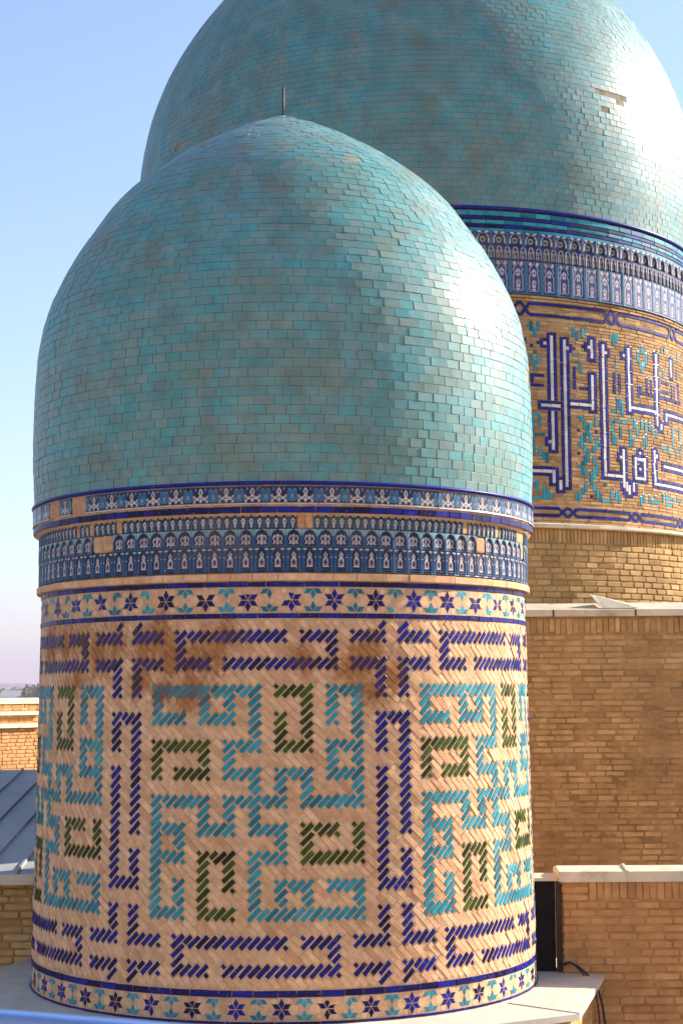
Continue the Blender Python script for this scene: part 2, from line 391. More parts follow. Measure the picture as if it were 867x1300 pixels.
# courses of cobalt bricks, ledge bricks and the two star bands
band = lathe('cornice', [(2.30, EZ+.946), (2.378, EZ+.951), (2.378, EZ+1.01), (2.345, EZ+1.014), (2.345, EZ+1.512), (2.418, EZ+1.516), (2.425, EZ+1.76), (2.30, EZ+1.79)], CX1, CY1, M['mortar1'], small, 200)
pcb = Pieces('course_brick', M['cobalt'], small, 'brick', rest='course_brick_rest')
def course(pieces, cx, cy, h0, h1, Rf, n, proud, off=0., t0=-180, t1=180, tint=None, gap=.006, d=.035, slope=None, wob=.01, skip=0.):
    th = t0 + off; w = 360/n
    while th < t1:
        ww = w*random.uniform(.8, 1.2); h = (h0+h1)/2; R = Rf(h) if callable(Rf) else Rf
        if random.random() >= skip:
            p, t, u, nn = cyl(cx, cy, th+ww/2, R+proud+random.gauss(0, .0015), EZ+h, slope(h) if slope else 0)
            n2 = (nn + t*random.gauss(0, wob) + u*random.gauss(0, wob)).normalized(); t = (t-n2*t.dot(n2)).normalized()
            pieces.add(p, t, n2.cross(t), n2, rad(ww)*R-gap, h1-h0-gap*.8, d, random.random() if tint is None else tint())
        th += ww
for (h0, h1, n) in ((.633, .679, 88), (.899, .945, 88), (-2.486, -2.429, 84)):
    course(pcb, CX1, CY1, h0, h1, R1, n, .004)
course(pcb, CX1, CY1, HB, HB+.022, R1, 84, .006)
course(pcb, CX1, CY1, 1.520, 1.578, 2.425, 100, .006)
pcb.build()
plb = Pieces('ledge_brick', M['beige'], small, 'brick', rest='ledge_brick_rest')
course(plb, CX1, CY1, .951, 1.012, 2.378, 66, .012, gap=.004, tint=lambda: random.uniform(.3, .9)); plb.build()
def star_band(h0, h1, off, nm):
    hm = (h0+h1)/2
    b = lathe('star_band', [(R1(h)-.008, EZ+h) for h in (h0+.002, hm, h1-.002)], CX1, CY1, M['mortar1'], small, 200)
    ps = Pieces('star_petal', M['cobalt'], b, 'petal'); pt = Pieces('half_star_petal', M['turq'], b, 'petal'); ph = Pieces('hexagon_tile', M['beige'], b, 'hexa')
    r = .096 if h1-h0 > .205 else .088
    def petal(pieces, th, h, ang, rr, tint):
        p, t, u, n = cyl(CX1, CY1, th, R1(h)-.002, EZ+h, S1(h)); a = rad(ang)
        y = t*math.cos(a) + u*math.sin(a); x = y.cross(n)
        n2 = (n + x*random.gauss(0, .02) + y*random.gauss(0, .02)).normalized(); x = (x-n2*x.dot(n2)).normalized(); y = n2.cross(x)
        pieces.add(p + y*.0035, x, y, n2, rr, rr, .02, tint)
    for k in range(40):
        th = off + 9*k
        if th > 180: th -= 360
        tb = random.random()
        for q in range(6):
            if random.random() > .04: petal(ps, th, hm, 90+60*q, r, min(1, max(0, tb+random.uniform(-.25, .25))))
        tb = random.random()
        for q in range(3):
            if random.random() > .05: petal(pt, th+4.5, h1-.010, -30-60*q, r*.92, min(1, max(0, tb+random.uniform(-.2, .2))))
            if random.random() > .05: petal(pt, th+4.5, h0+.010, 30+60*q, r*.92, min(1, max(0, tb+random.uniform(-.2, .2))))
        for s in (-1, 1):
            p, t, u, n = cyl(CX1, CY1, th + s*2.35, R1(hm)-.003, EZ+hm, S1(hm)); ph.add(p, t, u, n, .047, .047, .02, random.uniform(.3, 1))
            for e in (-1, 1):
                h = hm + e*(h1-h0)*.36
                p, t, u, n = cyl(CX1, CY1, th + s*1.55, R1(h)-.003, EZ+h, S1(h)); ph.add(p, t, u, n, .026, .026, .02, random.uniform(.3, 1))
    ps.build(); pt.build(); ph.build()
star_band(.679, .899, 3.38, 'a'); star_band(HB+.022, -2.486, 1.2, 'b')

# painted tiles: colour and relief sampled on a small grid, one mesh per design shared by all its tiles
NAVY = (.008, .010, .055); COB = (.010, .020, .15); SKYB = (.025, .095, .21); TUR = (.014, .115, .17); WHT = (.55, .47, .43); PUR = (.06, .03, .10)
def paint(name, w, h, fn, nu, nv, d=.045):
    v = []; f = []; col = []
    for j in range(nv+1):
        for i in range(nu+1):
            u, t = -1+2*i/nu, j/nv; c_, z = fn(u, t); v.append((u*w/2, (t-.5)*h, z)); col.append((*c_, 1))
    for j in range(nv):
        for i in range(nu): k = j*(nu+1)+i; f.append((k, k+1, k+nu+2, k+nu+1))
    b = len(v); ring = [i for i in range(nu+1)] + [(j+1)*(nu+1)-1 for j in range(1, nv+1)] + [nv*(nu+1)+i for i in range(nu-1, -1, -1)] + [j*(nu+1) for j in range(nv-1, 0, -1)]
    for k in ring: v.append((v[k][0], v[k][1], -d)); col.append((*NAVY, 1))
    for a in range(len(ring)): c2 = (a+1) % len(ring); f.append((ring[a], b+a, b+c2, ring[c2]))
    me = bpy.data.meshes.new(name); me.from_pydata(v, [], f)
    a = me.attributes.new('col', 'FLOAT_COLOR', 'POINT'); a.data.foreach_set('color', np.array(col, np.float32).ravel()); me.materials.append(M['tile'])
    return me
def ell(u, t, cu, ct, ru, rt): return math.hypot((u-cu)/ru, (t-ct)/rt)
def f_low(u, t):
    a = abs(u); z = 0.
    kw = .74 if t < .5 else (.74-.22*math.sin(math.pi*(t-.5)/.26) if t < .63 else .74-.0*t)
    if t > .72: kw = .72*math.sqrt(max(0, 1-((t-.72)/.24)**1.4))
    c_ = NAVY
    if a > .90 or t < .03 or t > .985: c_ = TUR; z = .003
    elif abs(a-kw) < .085 or (abs(t-.1) < .022 and a < .78): c_ = SKYB; z = .001
    elif a > kw: c_ = COB if t < .72 else NAVY
    else: z = -.004
    if a > kw+.1 and a < .85 and (abs(t-.93) < .03 or abs(t-.6) < .025): c_ = WHT
    e = ell(u, t, 0, .37, .36, .15) if t < .37 else ell(u, t, 0, .37, .36, .24)
    if .66 < e < 1.05 and t < .62: c_ = WHT
    elif e <= .66: c_ = PUR
    if abs(t-.215) < .022 and a < .5: c_ = WHT
    e = ell(u, t, 0, .69, .24, .085)
    if .45 < e < 1.05: c_ = WHT
    if a < .06 and .76 < t < .84: c_ = WHT
    return c_, z
def f_mid(u, t):
    a = abs(u); kw = .86 if t < .5 else .86*math.sqrt(max(0, 1-((t-.5)/.46)**1.7))
    if a > kw+.09: return ((.22, .33, .34) if t > .6 else SKYB), .004
    if a > kw-.06: return SKYB, .002
    z = -.012*(1-(a/kw)**2) if kw > .1 else 0; c_ = NAVY
    e = ell(u, t, 0, .30, .2, .15); e2 = ell(u, t, 0, .58, .16, .13)
    if .45 < e < 1.1 or .4 < e2 < 1.1: c_ = WHT
    s = .47 + .11*math.sin(t*17)
    if abs(a-s) < .085 and .14 < t < .68: c_ = WHT
    if t < .05: c_ = SKYB
    return c_, z
def f_top(u, t):
    a = abs(u); kw = .74 if t < .6 else .74*math.sqrt(max(0, 1-((t-.6)/.34)**1.6))
    if a > .86 or t < .04: return TUR, .003
    if a > kw: return ((SKYB if abs(a-kw) < .1 else NAVY) if not (t > .85 and a > .45) else WHT), .002
    z = -.010*(1-(a/kw)**2) if kw > .1 else 0; c_ = NAVY
    e = ell(u, t, 0, .55, .50, .22); e2 = ell(u, t, 0, .22, .36, .13)
    if .42 < e < 1.05 or .4 < e2 < 1.05: c_ = WHT
    return c_, z
def f_band(u, t):
    a = abs(u); c_ = NAVY
    if t < .055: return WHT, .003
    if t < .10: return NAVY, 0
    if t > .965: return SKYB, .001
    e = min(ell(a, t, .98, .42, .36, .26), ell(a, t, .84, .66, .20, .20), ell(a, t, .72, .40, .20, .16))
    if e < 1.0: c_ = SKYB
    if .72 < e < 1.0: c_ = (.08, .21, .33)
    if ell(a, t, 1., .42, .10, .14) < 1: c_ = (.14, .28, .38)
    e = abs(u)/.21 + abs(t-.70)/.24
    if .52 < e < 1.0: c_ = WHT
    if a < .055 and .12 < t < .50: c_ = WHT
    if abs(ell(a, t, .30, .50, .22, .13) - 1) < .28 and t < .53: c_ = WHT
    if abs(ell(a, t, .27, .20, .24, .11) - 1) < .30 and t > .17: c_ = WHT
    if abs(t-.15) < .03 and .38 < a < .60: c_ = WHT
    if ell(a, t, .40, .84, .10, .09) < 1: c_ = (.08, .21, .33)
    return c_, 0.
def g_arch(u, t):
    a = abs(u)
    if a > .88: return TUR, .004
    if t > .86: return (WHT if (a-.45)**2 < .05 and t > .9 - .1*(1-abs(a-.45)/.22) else COB), .003
    kw = .62 if t < .45 else .62*math.sqrt(max(0, 1-((t-.45)/.40)**1.5))
    if a > kw+.12: return (COB if t > .3 else TUR), .002
    if a > kw-.03: return (WHT if t > .12 else COB), .001
    z = -.035*(1-(a/max(kw, .1))**2); c_ = NAVY
    e = ell(u, t, 0, .42, .36, .24)
    if .55 < e < .95: c_ = (.42, .36, .26)
    if e < .3: c_ = SKYB
    return c_, z
def g_small(u, t):
    a = abs(u)
    if a > .86: return COB, .004
    kw = .62 if t < .5 else .62*math.sqrt(max(0, 1-((t-.5)/.44)**1.6))
    if a > kw+.15: return COB, .003
    if a > kw-.12: return ((.5, .45, .4) if t > .08 else COB), .001
    e = ell(u, t, 0, .55, .3, .14); e2 = ell(u, t, 0, .25, .3, .12)
    return ((.45, .38, .26) if .4 < min(e, e2) < 1.05 else NAVY), -.02*(1-(a/max(kw, .1))**2)
def g_tall(u, t):
    a = abs(u)
    if a > .78 or t < .025 or t > .975: return (.03, .135, .22), .004
    if a > .70: return COB, .001
    kw = .56 if t < .56 else (.56-.14*math.sin(math.pi*(t-.56)/.16) if t < .72 else .56*math.sqrt(max(0, 1-((t-.72)/.2)**1.3)))
    c_ = COB
    if abs(a-kw) < .05 and t > .1: c_ = WHT
    if abs(t-.095) < .011 and a < .58: c_ = WHT
    if t > .88 and a > .3 and a < .62 and a > .95-t*.7: c_ = WHT
    for ct in (.32, .66):
        an = math.atan2((t-ct)*2.0, u); rr = math.hypot(u, (t-ct)*2.0)
        if rr < .16 + .14*abs(math.cos(2.5*(an-math.pi/2))) and rr > .09: c_ = WHT
    if a < .05 and (.40 < t < .56 or .76 < t < .84): c_ = SKYB
    if abs(a-.25-.1*math.sin(t*30)) < .05 and .2 < t < .55: c_ = SKYB
    if ell(u, t, 0, .15, .3, .022) < 1: c_ = WHT
    return c_, 0.
def place_tiles(name, me, parent, cx, cy, R, hm, n, off, t0, t1, lean=0., missing=(), patch=None, jit=.004):
    o0 = origin(parent)
    for k in range(n):
        th = off + 360*k/n
        while th > 180: th -= 360
        if not t0 <= th <= t1: continue
        p, t, u, nn = cyl(cx, cy, th, R + random.gauss(0, .0015), EZ+hm, lean)
        n2 = (nn + t*random.gauss(0, jit*2) + u*random.gauss(0, jit)).normalized(); t = (t-n2*t.dot(n2)).normalized(); u = n2.cross(t)
        gone = any(abs(th-m_) < w_ for m_, w_ in missing)
        if gone:
            if patch is not None: patch.add(p - n2*.006, t, u, n2, me['w']*.96, me['h']*.95, .02, random.random())
            continue
        o = bpy.data.objects.new(name, me); C.objects.link(o); o.parent = parent; p = p - o0
        o.matrix_basis = Matrix(((t.x, u.x, n2.x, p.x), (t.y, u.y, n2.y, p.y), (t.z, u.z, n2.z, p.z), (0, 0, 0, 1)))
def design(name, R, n, h, fn, nu, nv, gap=.003):
    me = paint(name, 2*math.pi*R/n - gap, h - gap, fn, nu, nv); me['w'] = 2*math.pi*R/n; me['h'] = h; return me
patch = Pieces('bare_clay_patch', M['terracotta'], band, 'old')
place_tiles('arabesque_tile', design('arabesque_tile', 2.43, 68, .158, f_band, 28, 20), band, CX1, CY1, 2.434, 1.672, 68, .9, -112, 112, 0, ((-58, 2.), (-46, 1.)), patch)
place_tiles('narrow_niche_tile', design('narrow_niche_tile', 2.372, 212, .122, f_top, 10, 20), band, CX1, CY1, 2.376, 1.450, 212, .3, -112, 112, .02, ((6.3, 1.2), (70.5, 3.), (-44, 1.), (-49.5, 1), (-36, .9), (44, .9), (57, .9)), patch)
place_tiles('arch_tile', design('arch_tile', 2.37, 110, .152, f_mid, 18, 22), band, CX1, CY1, 2.374, 1.313, 110, .6, -112, 112, 0, ((72, 2.6), (-43, 1.8), (-39.5, 1), (49, 1.2)), patch)
place_tiles('keyhole_tile', design('keyhole_tile', 2.37, 110, .212, f_low, 20, 32), band, CX1, CY1, 2.374, 1.130, 110, .6, -112, 112, 0, (), patch)
patch.build()
rim = lathe('rim_moulding', [(2.42, EZ+1.760), (2.446, EZ+1.762), (2.453, EZ+1.776), (2.446, EZ+1.79), (2.41, EZ+1.795)], CX1, CY1, M['cobalt'], small, 160, tint=.95)

def build_dome(parent, cx, cy, K, tw, th_, mat, name, holes, wob, behind, limit, nshell):
    zz = np.linspace(K[0][0], K[-1][0], 400); rr = np.maximum(.012, spline(K, zz))
    shell = lathe('dome', [(max(.005, r-.0045), EZ+z) for z, r in zip(zz[::5], rr[::5])] + [(.004, EZ+zz[-1])], cx, cy, M['mortar_dome'], parent, nshell)
    s = np.concatenate([[0], np.cumsum(np.hypot(np.diff(zz), np.diff(rr)))])
    P = Pieces('dome_tile', mat, shell, 'tile', limit, behind, 'dome_tile_rest')
    nrow = int(s[-1]/th_); c0 = Vector((cx, cy, EZ))
    for k in range(nrow):
        sm = (k+.5)*s[-1]/nrow; z = np.interp(sm, s, zz); r = np.interp(sm, s, rr)
        dz = np.interp(sm+.05, s, zz) - np.interp(sm-.05, s, zz); dr = np.interp(sm+.05, s, rr) - np.interp(sm-.05, s, rr)
        slope = dr/max(dz, 1e-4); n = max(5, round(2*math.pi*r/tw)); off = random.uniform(.35, .65)*(k % 2) + random.uniform(-.12, .12)
        rowt = random.gauss(0, .06); edges = [q + random.uniform(-.13, .13) for q in range(n)]
        for q in range(n):
            a0, a1 = edges[q], edges[(q+1) % n] + (n if q == n-1 else 0)
            thm = 360*((a0+a1)/2 + off)/n; w = 2*math.pi*r/n*(a1-a0)
            if thm > 180: thm -= 360
            if any(abs(thm-h_[0])*r < h_[2]*57.3 and abs(z-h_[1]) < h_[3] for h_ in holes): continue
            p, t, u, nn = cyl(cx, cy, thm, r, EZ+z, slope)
            nz = noise.noise_vector(p*1.1)*.028*wob + noise.noise_vector(p*3.7+Vector((9, 3, 1)))*.015*wob
            n2 = (nn + t*(nz.x+random.gauss(0, .010*wob)) + u*(nz.y+random.gauss(0, .010*wob))).normalized(); t = (t-n2*t.dot(n2)).normalized(); u = n2.cross(t)
            tint = .5 + rowt + .28*noise.noise(p*.9) + random.gauss(0, .24)
            if random.random() < .03: tint = random.random()
            P.add(p + n2*random.gauss(0, .0009), t, u, n2, w-.0045, s[-1]/nrow-.0042, .03, tint)
    P.build(); return shell
K1 = [(1.79,2.425),(2.3,2.444),(2.9,2.433),(3.35,2.397),(3.68,2.32),(3.985,2.19),(4.256,2.045),(4.488,1.89),(4.72,1.73),(4.93,1.535),(5.185,1.215),(5.34,.99),(5.43,.835),(5.53,.66),(5.61,.50),(5.70,.295),(5.78,.10),(5.81,.02)]
dome1 = build_dome(small, CX1, CY1, K1, .152, .081, M['dome'], 'a', [(26.5, 4.93, .08, .035), (78, 3.0, .08, .1)], 1., False, 300, 128)
tube('finial_rod', [(CX1, CY1, EZ+5.76), (CX1, CY1, EZ+6.12)], .013, M['iron'], small, 8)
# the slab and block it stands on
ang0 = -14.2
def octa(ap, z, n=8):
    r = ap/math.cos(math.pi/n); return [(CX1 + r*math.cos(rad(ang0+22.5+45*k)), CY1 + r*math.sin(rad(ang0+22.5+45*k)), z) for k in range(n)]
A = octa(2.95, 5.99-.06); B = octa(2.95, 5.985); T_ = octa(2.3, 5.999)
slab = mesh_obj('roof_slab', A + B + T_, [tuple(range(7, -1, -1))] + [(k, (k+1)%8, 8+(k+1)%8, 8+k) for k in range(8)] + [(8+k, 8+(k+1)%8, 16+(k+1)%8, 16+k) for k in range(8)] + [tuple(16+k for k in range(8))], M['slab'], small)
for k in range(8):                                           # sheet seams along the hips
    a, b = Vector(B[k]), Vector(T_[k]); d = (b-a).normalized(); sdir = d.cross(Vector((0,0,1))).normalized()*.006
    mesh_obj('seam', [tuple(q) for q in (a-sdir, a+sdir, b+sdir, b-sdir, a-sdir+Vector((0,0,.008)), a+sdir+Vector((0,0,.008)), b+sdir+Vector((0,0,.008)), b-sdir+Vector((0,0,.008)))], BOXF, M['slab'], slab)
A = octa(2.84, 0); B = octa(2.84, 5.932)
mesh_obj('base_wall', A + B, [(k, (k+1)%8, 8+(k+1)%8, 8+k) for k in range(8)], M['block_mortar'], small)
bw = Pieces('base_brick', M['block'], small, 'old', 300, rest='base_brick_rest')
B = octa(2.842, 0)
for k in (6, 7, 0):
    a, b = Vector(B[k]), Vector(B[(k+1) % 8]); t = (b-a).normalized(); n = t.cross(Vector((0,0,1))); L = (b-a).length
    for row in range(14):
        x = -.13*(row % 2)
        while x < L:
            x0, x1 = max(0, x), min(L, x+.26); x += .268
            if x1-x0 > .03: bw.add(a + t*(x0+x1)/2 + Vector((0,0,5.89-row*.078)) + n*.006, t, Vector((0,0,1)), n, x1-x0-.01, .066, .04, random.random())
bw.build()

# ---------------------------------------------------------------- the large tower
big = thing('domed_tower', (CX2, CY2, 0), 'larger tower with turquoise tiled dome and white and blue lettering on brown bricks', 'tower')
R2 = 4.49
drum2 = lathe('drum', [(R2-.007, EZ+2.28), (R2-.007, EZ+5.49), (R2-.01, EZ+5.5), (R2-.01, EZ+6.73)], CX2, CY2, M['wall_mortar'], big, 240)
NC = 77; CW = 360/(NC*7); RH = .0466; KT, KB = 5.185, 2.60; NR = round((KT-KB)/RH); CT0 = 12.5
grid = {}
def zpt(zone, x, y):
    ox, oy = {'A': (660, 380), 'B': (760, 380), 'C': (660, 520), 'D': (760, 520)}[zone]
    q = on_drum(ox + x*.12341, oy + y*.12341, CX2, CY2, R2)
    return None if q is None else ((q[0]-CT0)/CW, (KT-q[1])/RH)
def strokes(colr, zone, txt):
    out = []
    for w in txt.split():
        a = [float(q) for q in w.replace('>', ',').split(',')]
        p0 = zpt(zone, a[0], a[1]); p1 = zpt(zone, *a[2:4]) if len(a) > 2 else p0
        if p0 is None or p1 is None: continue
        n = max(1, int(max(abs(p1[0]-p0[0]), abs(p1[1]-p0[1]))*2)); hor = abs(p1[0]-p0[0]) > abs(p1[1]-p0[1])*1.5
        if not hor and abs(p1[0]-p0[0]) < 1.6: p0 = p1 = None or p0; q1 = zpt(zone, *a[2:4]) if len(a) > 2 else p0; p1 = (p0[0], q1[1])
        if hor and abs(p1[1]-p0[1]) < 1.6: p1 = (p1[0], p0[1])
        for k in range(n+1):
            i, j = int(math.floor(p0[0]+(p1[0]-p0[0])*k/n)), int(math.floor(p0[1]+(p1[1]-p0[1])*k/n))
            if 0 <= j < NR and 0 <= i < NC: out.append((i, j)); grid[(i, j)] = (colr, hor)
    return out
TQ = {'A': "60,255>90,260 97,250>97,320 140,300>140,370 185,250>185,320 145,555 102,580>102,640 185,590>185,650 145,650>145,700 520,310 560,300>560,370 588,350>588,415 630,310>630,370 655,305 555,590 630,590 590,635 630,670>630,740",
      'C': "125,60>210,65 130,60>130,450 205,80>205,150 160,240>220,240 205,400>205,450 250,450>250,500 290,480>290,520 585,85 622,75>622,130 662,130>662,185 765,95>765,150 730,150>730,190 697,180>697,270 660,260>660,310 730,265>730,310 630,290>630,395 595,345 770,300>770,395 805,355 665,380>665,435 742,380>742,435 708,430>708,510 678,500>678,555 745,510>745,565 640,540>640,650 600,600 782,560>782,660 683,630>683,700 750,640>750,700 720,670>720,770 685,760>685,830 650,810>650,870 622,860>622,915 585,880>585,920 757,770>757,830 790,820>790,880 830,870>830,925 130,750>165,750 192,745>192,820 235,790>235,900 275,840>275,910 320,880>320,905 130,890>220,890",
      'B': "125,380>205,395 150,370>150,470 180,380>180,450 440,480>440,540 420,510>420,550 465,510>465,560 400,545>400,630 490,555>490,650 375,590 515,600 420,630>420,690 470,650>470,700 447,670>447,730 175,640 150,690 182,1020>182,1160 215,1030>215,1100 235,1080>235,1180 130,1160>170,1165 640,510>640,550 675,520>675,560 660,740>660,790 800,560>800,640 800,740>800,800",
      'D': "135,105>265,115 150,110>150,340 210,180>210,290 180,270>180,340 320,200>320,380 345,320>345,370 310,120>350,125 375,110>375,170 400,140>400,270 430,120>430,180 480,130>480,270 520,130>520,190 548,170>548,230 575,230>575,280 460,290>460,360 485,290>485,400 80,780 0,880>20,910 50,925>115,925 115,850>115,920 180,850>180,930 210,880>210,945 440,900>440,960 460,890>460,960 520,960>600,965 520,880>520,950 575,880>575,960 650,890>650,940 685,890>685,985 710,910>780,915 710,980>760,985 800,920>840,925 755,200>735,350 820,210>840,330 640,380>690,380 700,390>730,460 755,380>800,490 825,470>850,350"}
BL = {'A': "50,400>50,500 100,455 180,450 105,780>105,880 140,785>240,790 130,870>240,880 370,890 558,720>558,900 545,900 630,910>690,910 545,500 630,500",
      'C': "590,210 600,460 790,215 805,485 725,910",
      'B': "150,750>150,970 210,760>210,970 395,890>395,980 437,890>437,980 482,815>482,970 532,815>532,970 460,980>550,990 640,850>710,860 650,940>710,950 640,1020>830,1060 737,870>737,1020 775,890>775,1040 817,890>817,1060"}
WH = {'A': "304,375>304,1010 262,445 447,415>458,1215 485,490 218,1070>410,1075 525,1090>735,1105 742,785>742,1120 730,425>730,580 698,485",
      'C': "328,25>328,390 292,330 475,25>490,740 125,620>350,630 355,640>355,735 430,745>430,825 466,700>466,775",
      'B': "48,490>55,1215 70,550 290,520>305,1140 262,570 330,1125>590,1165 592,590>600,1200 730,630>730,790 680,1190>867,1215",
      'D': "65,0>80,660 92,665>245,675 250,430>250,780 222,495 290,760>290,820 318,800>318,860 348,760>348,820 370,500>470,520 367,500>367,700 472,520>472,700 370,690>480,690 420,600 412,460 605,0>605,160 640,160>640,210 687,50>687,130 690,50>867,95 567,430>567,750 585,490 575,755>867,795 670,595>867,625"}
for z_, t_ in TQ.items(): strokes('turq', z_, t_)
for z_, t_ in BL.items(): strokes('cobalt', z_, t_)
wc = []
for z_, t_ in WH.items(): wc += strokes('white', z_, t_)
wset = set(wc)
for (i, j) in wset:
    hor = grid[(i, j)][1]
    for di, dj in ((-1, 0), (1, 0), (0, -1), (0, 1)) + ((((-1, -1), (1, 1), (1, -1), (-1, 1))) if (i+j) % 1 == 0 else ()):
        q = (i+di, j+dj)
        if q not in wset and 0 <= q[1] < NR and 0 <= q[0] < NC: grid[q] = ('cobalt', hor)
p2 = {'turq': Pieces('turquoise_brick', M['turq'], drum2, 'brick', 300, True), 'cobalt': Pieces('cobalt_brick', M['cobalt'], drum2, 'brick', 300, True),
      'white': Pieces('white_brick', M['white'], drum2, 'brick', 300, True), None: Pieces('brown_brick', M['brown'], drum2, 'old', 300, True)}
def cellbrick(pcs, i0, i1, j0, j1, tint, proud):
    th = CT0 + (i0+i1+1)/2*CW; h = KT - (j0+j1+1)/2*RH
    p, t, u, n = cyl(CX2, CY2, th, R2 + proud + random.gauss(0, .002), EZ+h)
    n2 = (n + t*random.gauss(0, .013) + u*random.gauss(0, .013)).normalized(); t = (t-n2*t.dot(n2)).normalized()
    pcs.add(p, t, n2.cross(t), n2, (i1-i0+1)*rad(CW)*R2-.007, (j1-j0+1)*RH-.007, .04, tint)
for rep in range(-3, 3):
    if not -120 < CT0 + rep*NC*CW < 150: continue
    done = set(); o_ = rep*NC
    for (i, j), (c_, hor) in sorted(grid.items()):
        if (i, j) in done: continue
        i1, j1 = i, j
        if hor:
            while i1-i < 2 and grid.get((i1+1, j)) == (c_, hor) and (i1+1, j) not in done: i1 += 1
        else:
            while j1-j < 3 and grid.get((i, j1+1)) == (c_, hor) and (i, j1+1) not in done: j1 += 1
        for a in range(i, i1+1):
            for b in range(j, j1+1): done.add((a, b))
        cellbrick(p2[c_], i+o_, i1+o_, j, j1, random.random() if c_ != 'cobalt' else random.uniform(.3, 1), .003)
    for j in range(NR):
        i = 0; first = True
        while i < NC:
            if (i, j) in grid: i += 1; first = True; continue
            n = 1; mx = 4 if not first else random.choice((2, 3, 4))
            while n < mx and i+n < NC and (i+n, j) not in grid: n += 1
            cellbrick(p2[None], i+o_, i+n-1+o_, j, j, random.random(), 0); i += n; first = False
for q in p2.values(): q.build()
# interlaced borders above and below the lettering
pbd = Pieces('border_brick', M['cobalt'], big, 'brick', 300, True, 'border_brick_rest'); pbb = Pieces('border_buff_brick', M['brown'], big, 'old', 300, True, 'border_buff_brick_rest')
def border(h0, h1, n, off):
    w = .042; hm = (h0+h1)/2; per = 360/n; hw = 1.35; am = math.degrees(1/R2)
    def bar(th0, ha, th1, hb):
        a0, a1 = rad(th0)*R2, rad(th1)*R2; L = math.hypot(a1-a0, hb-ha); ang = math.atan2(hb-ha, a1-a0); k = max(1, round(L/.22))
        for q in range(k):
            f_ = (q+.5)/k; p, t, u, nn = cyl(CX2, CY2, th0+(th1-th0)*f_, R2+.005+random.gauss(0, .001), EZ+ha+(hb-ha)*f_)
            x = t*math.cos(ang)+u*math.sin(ang); pbd.add(p, x, nn.cross(x), nn, L/k-.004, w, .03, random.uniform(.3, 1))
    for k in range(n):
        th = off + per*k
        while th > 180: th -= 360
        if not -70 < th < 130: continue
        e = 1.9
        bar(th+e, h1, th+per-e, h1); bar(th+e, h0, th+per-e, h0)
        bar(th-e, h1, th-.35, h0); bar(th-e, h0, th-.35, h1); bar(th+e, h1, th+.35, h0); bar(th+e, h0, th+.35, h1)
        bar(th-.45, h1+.002, th+.45, h1+.002); bar(th-.45, h0-.002, th+.45, h0-.002)
    for r_ in range(3):
        a = h0+.028 + r_*(h1-h0-.056)/3; b = a + (h1-h0-.056)/3
        course(pbb, CX2, CY2, a, b, R2-.006, 70, 0, t0=-70, t1=130, d=.03)
border(5.275, 5.435, 18, 16.0); border(2.445, 2.545, 22, 24.95)
for h0, h1 in ((5.46, 5.50), (5.505, 5.545), (5.19, 5.245), (2.562, 2.60), (2.375, 2.42), (2.32, 2.372)):
    course(pbb, CX2, CY2, h0, h1, R2+(.02 if h0 > 5.4 else 0), 80, 0, t0=-70, t1=130)
pbd.build(); pbb.build()
# frieze and strips under the dome
fr = lathe('frieze', [(R2-.01, EZ+5.545), (R2-.004, EZ+5.55), (R2-.004, EZ+6.73), (R2-.02, EZ+6.74)], CX2, CY2, M['wall_mortar'], big, 240)
place_tiles('flower_panel_tile', design('flower_panel_tile', R2+.03, 118, .470, g_tall, 24, 60, .002), fr, CX2, CY2, R2+.035, 5.788, 118, .4, -60, 105)
place_tiles('small_niche_tile', design('small_niche_tile', R2+.03, 240, .205, g_small, 12, 26, .002), fr, CX2, CY2, R2+.04, 6.13, 240, .2, -60, 105)
place_tiles('niche_tile', design('niche_tile', R2+.03, 120, .19, g_arch, 22, 26, .002), fr, CX2, CY2, R2+.05, 6.33, 120, .2, -60, 105, .03)
pst = Pieces('turquoise_strip_brick', M['turq'], fr, 'brick', 300, True); psc = Pieces('cobalt_strip_brick', M['cobalt'], fr, 'brick', 300, True)
for h0, h1, k in ((6.425, 6.475, 0), (6.48, 6.53, 1), (6.535, 6.59, 0), (6.595, 6.645, 2), (6.65, 6.72, 0)):
    course(pst if k == 0 else psc, CX2, CY2, h0, h1, R2+.03, 88 if k else 110, .004, t0=-60, t1=115, skip=0, gap=.008)
pst.build(); psc.build()
lathe('rim_moulding', [(4.49, EZ+6.74), (4.54, EZ+6.743), (4.552, EZ+6.764), (4.54, EZ+6.786), (4.48, EZ+6.795)], CX2, CY2, M['cobalt'], big, 200, tint=.8)
K2 = [(6.78,4.525),(7.6,4.575),(8.456,4.555),(8.943,4.475),(9.341,4.375),(9.572,4.295),(9.88,4.17),(10.252,3.98),(10.7,3.70),(11.06,3.43),(11.3,3.24),(11.67,2.94),(12.02,2.58),(12.4,2.16),(12.75,1.70),(13.1,1.18),(13.45,.6),(13.75,.02)]
def hole(px, py, w, h):
    th, z = on_drum(px, py, CX2, CY2, 4.35); return (th, z, w, h)
build_dome(big, CX2, CY2, K2, .158, .088, M['dome_big'], 'b', [hole(765, 125, .26, .07), hole(776, 131, .13, .06), hole(758, 148, .07, .05), hole(240, 189, .06, .07)], 1.0, True, 300, 160)
